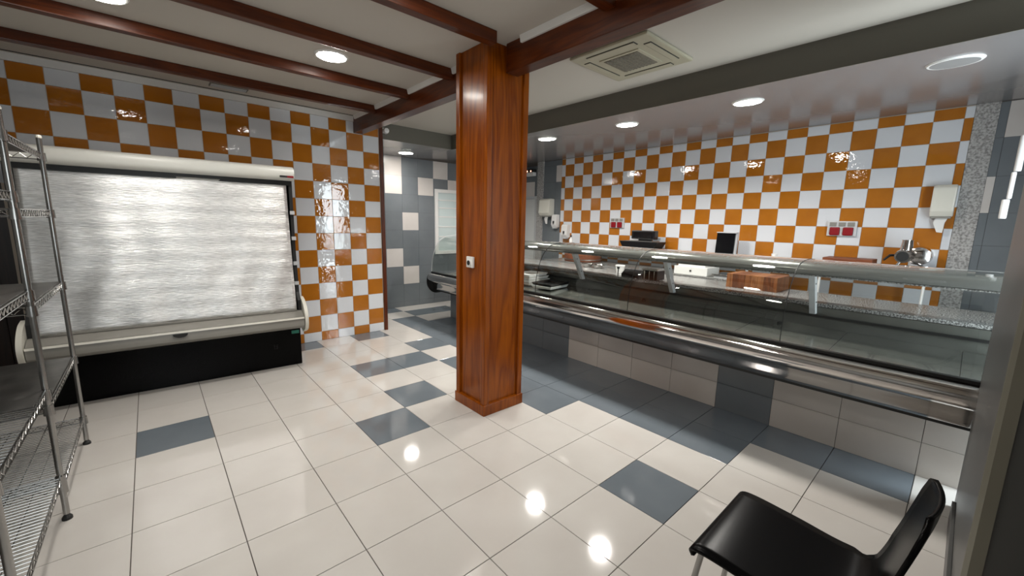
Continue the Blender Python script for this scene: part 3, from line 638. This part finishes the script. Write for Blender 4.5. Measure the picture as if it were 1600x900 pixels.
# ------------------------------------------------------------------ things on the granite worktop and table
ZW = 0.910
bk = thing('chopping_block', 'thick wooden chopping block of glued staves on the granite worktop', 'chopping block', (3.59, -1.095, ZW))
m_st = [wood('block_stave_%d' % n, d, l, 2, coat=0.05, rough=0.5, freq=12, spec=0.3) for n, (d, l) in enumerate((((0.10, 0.030, 0.010), (0.26, 0.095, 0.032)), ((0.15, 0.050, 0.016), (0.33, 0.135, 0.05)), ((0.07, 0.020, 0.007), (0.19, 0.062, 0.022))))]
for k in range(8):
    B(3.40, 3.78, -1.325+k*0.0575, -1.325+(k+1)*0.0575-0.0008, ZW, ZW+0.140).build('stave', m_st[(k*5+k//3) % 3], bk, bevel=0.003)
k2 = thing('black_container', 'square black container with a chrome lid on the granite worktop', 'container', (3.25, -0.13, ZW))
B(3.16, 3.34, -0.22, -0.04, ZW, ZW+0.105).build('container_body', m_black, k2, bevel=0.01)
B(3.155, 3.345, -0.225, -0.035, ZW+0.105, ZW+0.125).build('lid', m_steel, k2, bevel=0.004)
for yy in (-0.19, -0.13, -0.07): B(3.154, 3.16, yy-0.005, yy+0.005, ZW+0.005, ZW+0.10).build('chrome_stripe', m_steel, k2)
k3 = thing('label_printer', 'low black label printer left of the black container', 'printer', (3.25, 0.13, ZW))
MB().prism([(3.16, ZW), (3.36, ZW), (3.36, ZW+0.075), (3.24, ZW+0.085), (3.16, ZW+0.035)], 1, 0.02, 0.24).build('printer_body', m_black, k3, bevel=0.006)
MB().lathe([(0.006, 0.0), (0.006, 0.08), (0.016, 0.085), (0.016, 0.11)], (3.17, 0.29, ZW), 10).build('stamp_handle', m_black, k3)
k4 = thing('white_tub', 'small white plastic tub on the granite worktop', 'tub', (3.45, 0.45, ZW))
MB().lathe([(0.045, 0.0), (0.058, 0.08), (0.058, 0.085), (0.05, 0.085)], (3.45, 0.45, ZW), 18).build('tub_body', m_plw, k4, smooth=True)
MB().lathe([(0.061, 0.085), (0.061, 0.097), (0.04, 0.099)], (3.45, 0.45, ZW), 18).build('lid', m_plw, k4)
for n, (x, y) in enumerate(((3.62, 0.92), (3.62, 1.10))):
    tag(MB().lathe([(0.05, 0.0), (0.08, 0.05), (0.084, 0.052), (0.076, 0.052), (0.046, 0.006)], (x, y, ZW), 20).build('steel_bowl', m_steel, smooth=True),
        'steel bowl on the granite worktop, ' + ('nearer the white tub' if n == 0 else 'nearer the column'), 'bowl', 'steel bowls')
rb = thing('butcher_block', 'large round reddish butcher block on the back table', 'chopping block', (4.42, 1.83, 0.90))
MB().lathe([(0.30, 0.0), (0.31, 0.01), (0.31, 0.115), (0.30, 0.125)], (4.42, 1.83, 0.90), 40).build('block', m_board, rb, smooth=True)
MB().lathe([(0.313, 0.03), (0.313, 0.045)], (4.42, 1.83, 0.90), 40).build('metal_band', m_steel_s, rb)
cb = thing('cash_drawer', 'white cash drawer box on the back table', 'box', (4.3, -0.15, 0.90))
B(4.13, 4.50, -0.36, 0.07, 0.90, 1.005).build('drawer_box', m_plw, cb, bevel=0.006)
B(4.16, 4.46, -0.32, 0.03, 1.005, 1.03).build('lid', m_plw, cb, bevel=0.004)
MB().lathe([(0.008, -0.012), (0.012, -0.01), (0.012, 0.0)], (4.13, -0.15, 0.955), 12, 0).build('knob', m_black, cb)
sp = thing('price_scale', 'flat steel-topped scale beside the white cash drawer', 'scale', (4.3, -0.6, 0.90))
B(4.14, 4.46, -0.76, -0.44, 0.90, 0.935).build('base', m_brack, sp, bevel=0.006)
B(4.12, 4.48, -0.78, -0.42, 0.937, 0.945).build('pan', m_steel, sp, bevel=0.002)
MB().lathe([(0.015, 0.0), (0.015, 0.06), (0.035, 0.065), (0.035, 0.1)], (4.40, -0.72, 0.945), 14).build('indicator', m_brack, sp)

# ------------------------------------------------------------------ trays inside the counter
def tray(x, y, z, rz, m, label, grp='meat trays in the counter'):
    o = MB(); a, b, h = 0.20, 0.15, 0.032
    o.add([(-a*.9,-b*.9,0),(a*.9,-b*.9,0),(a*.9,b*.9,0),(-a*.9,b*.9,0),(-a,-b,h),(a,-b,h),(a,b,h),(-a,b,h),
           (-a*.93,-b*.92,h),(a*.93,-b*.92,h),(a*.93,b*.92,h),(-a*.93,b*.92,h),(-a*.84,-b*.83,.006),(a*.84,-b*.83,.006),(a*.84,b*.83,.006),(-a*.84,b*.83,.006)],
          [(3,2,1,0),(0,1,5,4),(1,2,6,5),(2,3,7,6),(3,0,4,7),(4,5,9,8),(5,6,10,9),(6,7,11,10),(7,4,8,11),(8,9,13,12),(9,10,14,13),(10,11,15,14),(11,8,12,15),(12,13,14,15)])
    t = o.build('food_tray', m, None); t.location = (x, y, z); t.rotation_euler = (0, 0, rz)
    return tag(t, label, 'tray', grp)
for n, lb in enumerate(('bottom', 'second', 'third', 'top')):
    tray(2.78-0.01*n, 1.36+0.008*n, 0.716+n*0.036, 0.06*(n-1), m_plw, 'white food tray, %s of the stack inside the glass counter' % lb)
tray(2.72, 0.985, 0.7165, 0.15, m_plw, 'white food tray lying under the black one inside the glass counter')
tray(2.735, 0.99, 0.7505, 0.12, m_black, 'black food tray resting in a white one inside the glass counter')

# ------------------------------------------------------------------ far window
w1 = struct(B(2.92, 3.70, YF-0.012, YF-0.006, 0.97, 2.04).build('window_1', m_pane), 'white framed window on the far slate wall')
f = MB()
for q in ((2.865, 2.93, 0.91, 2.08), (3.68, 3.745, 0.91, 2.08), (2.93, 3.68, 2.02, 2.08), (2.93, 3.68, 0.91, 0.97)): f.box(q[0], q[1], YF-0.03, YF, q[2], q[3])
f.build('window_frame', m_plw, w1)
for z in (1.22, 1.40, 1.58, 1.74, 1.88): B(2.94, 3.67, YF-0.020, YF-0.012, z, z+0.018).build('mirrored_shelf_bar', m_plw, w1)  # solid bars stand in for the shelves reflected in the pane

# ------------------------------------------------------------------ black chair
ch = thing('black_chair', 'black moulded plywood chair with steel legs beside the grey pier', 'chair', (0.465, -2.22, 0))
prof = spline([(0.205, 0.418), (0.212, 0.438), (0.195, 0.453), (0.13, 0.456), (0.0, 0.449), (-0.12, 0.447), (-0.19, 0.458), (-0.235, 0.50), (-0.262, 0.57), (-0.285, 0.66), (-0.305, 0.75), (-0.318, 0.805), (-0.322, 0.825)], 4)
NP = len(prof)
def halfw(s):
    K = [(0, 0.215), (0.06, 0.228), (0.25, 0.225), (0.47, 0.207), (0.545, 0.170), (0.60, 0.152), (0.64, 0.162), (0.70, 0.194), (0.90, 0.197), (0.965, 0.178), (1.0, 0.12)]
    for (a, u), (b, v) in zip(K, K[1:]):
        if s <= b:
            t = (s-a)/(b-a); t = t*t*(3-2*t); return u+(v-u)*t
    return K[-1][1]
L = [0]
for a, b in zip(prof, prof[1:]): L.append(L[-1]+math.hypot(b[0]-a[0], b[1]-a[1]))
vs, fs, NW = [], [], 12
for i, (y, z) in enumerate(prof):
    s_ = L[i]/L[-1]; hw = halfw(s_)
    for k in range(NW+1):
        t = 2*k/NW-1
        cv = 0.018*t*t if s_ > 0.62 else 0.0
        if s_ > 0.45 and s_ <= 0.62: cv = 0.018*t*t*(s_-0.45)/0.17
        vs.append((hw*t, y+cv, z))
for i in range(NP-1):
    for k in range(NW): fs.append((i*(NW+1)+k, i*(NW+1)+k+1, (i+1)*(NW+1)+k+1, (i+1)*(NW+1)+k))
sh_ = MB().add(vs, fs).build('seat_shell', m_chair, ch, local=True, smooth=True)
so_ = sh_.modifiers.new('thickness', 'SOLIDIFY'); so_.thickness = 0.012; so_.offset = 0
for sx in (-1, 1):
    MB().tube(spline([(sx*0.10, 0.10, 0.437), (sx*0.16, 0.165, 0.434), (sx*0.185, 0.19, 0.41), (sx*0.205, 0.235, 0.0)], 4), 0.010, 10).build('front_leg', m_chrome, ch, local=True, smooth=True)
    MB().tube(spline([(sx*0.10, -0.06, 0.434), (sx*0.155, -0.13, 0.430), (sx*0.175, -0.16, 0.40), (sx*0.205, -0.27, 0.0)], 4), 0.010, 10).build('rear_leg', m_chrome, ch, local=True, smooth=True)
B(-0.11, 0.11, -0.08, 0.12, 0.425, 0.442).build('seat_mount', m_blk_m, ch, local=True)
MB().lathe([(0.009, -0.002), (0.009, 0.004)], (0.12, -0.292, 0.70), 10, 1).build('screw_cap', m_chrome, ch, local=True)
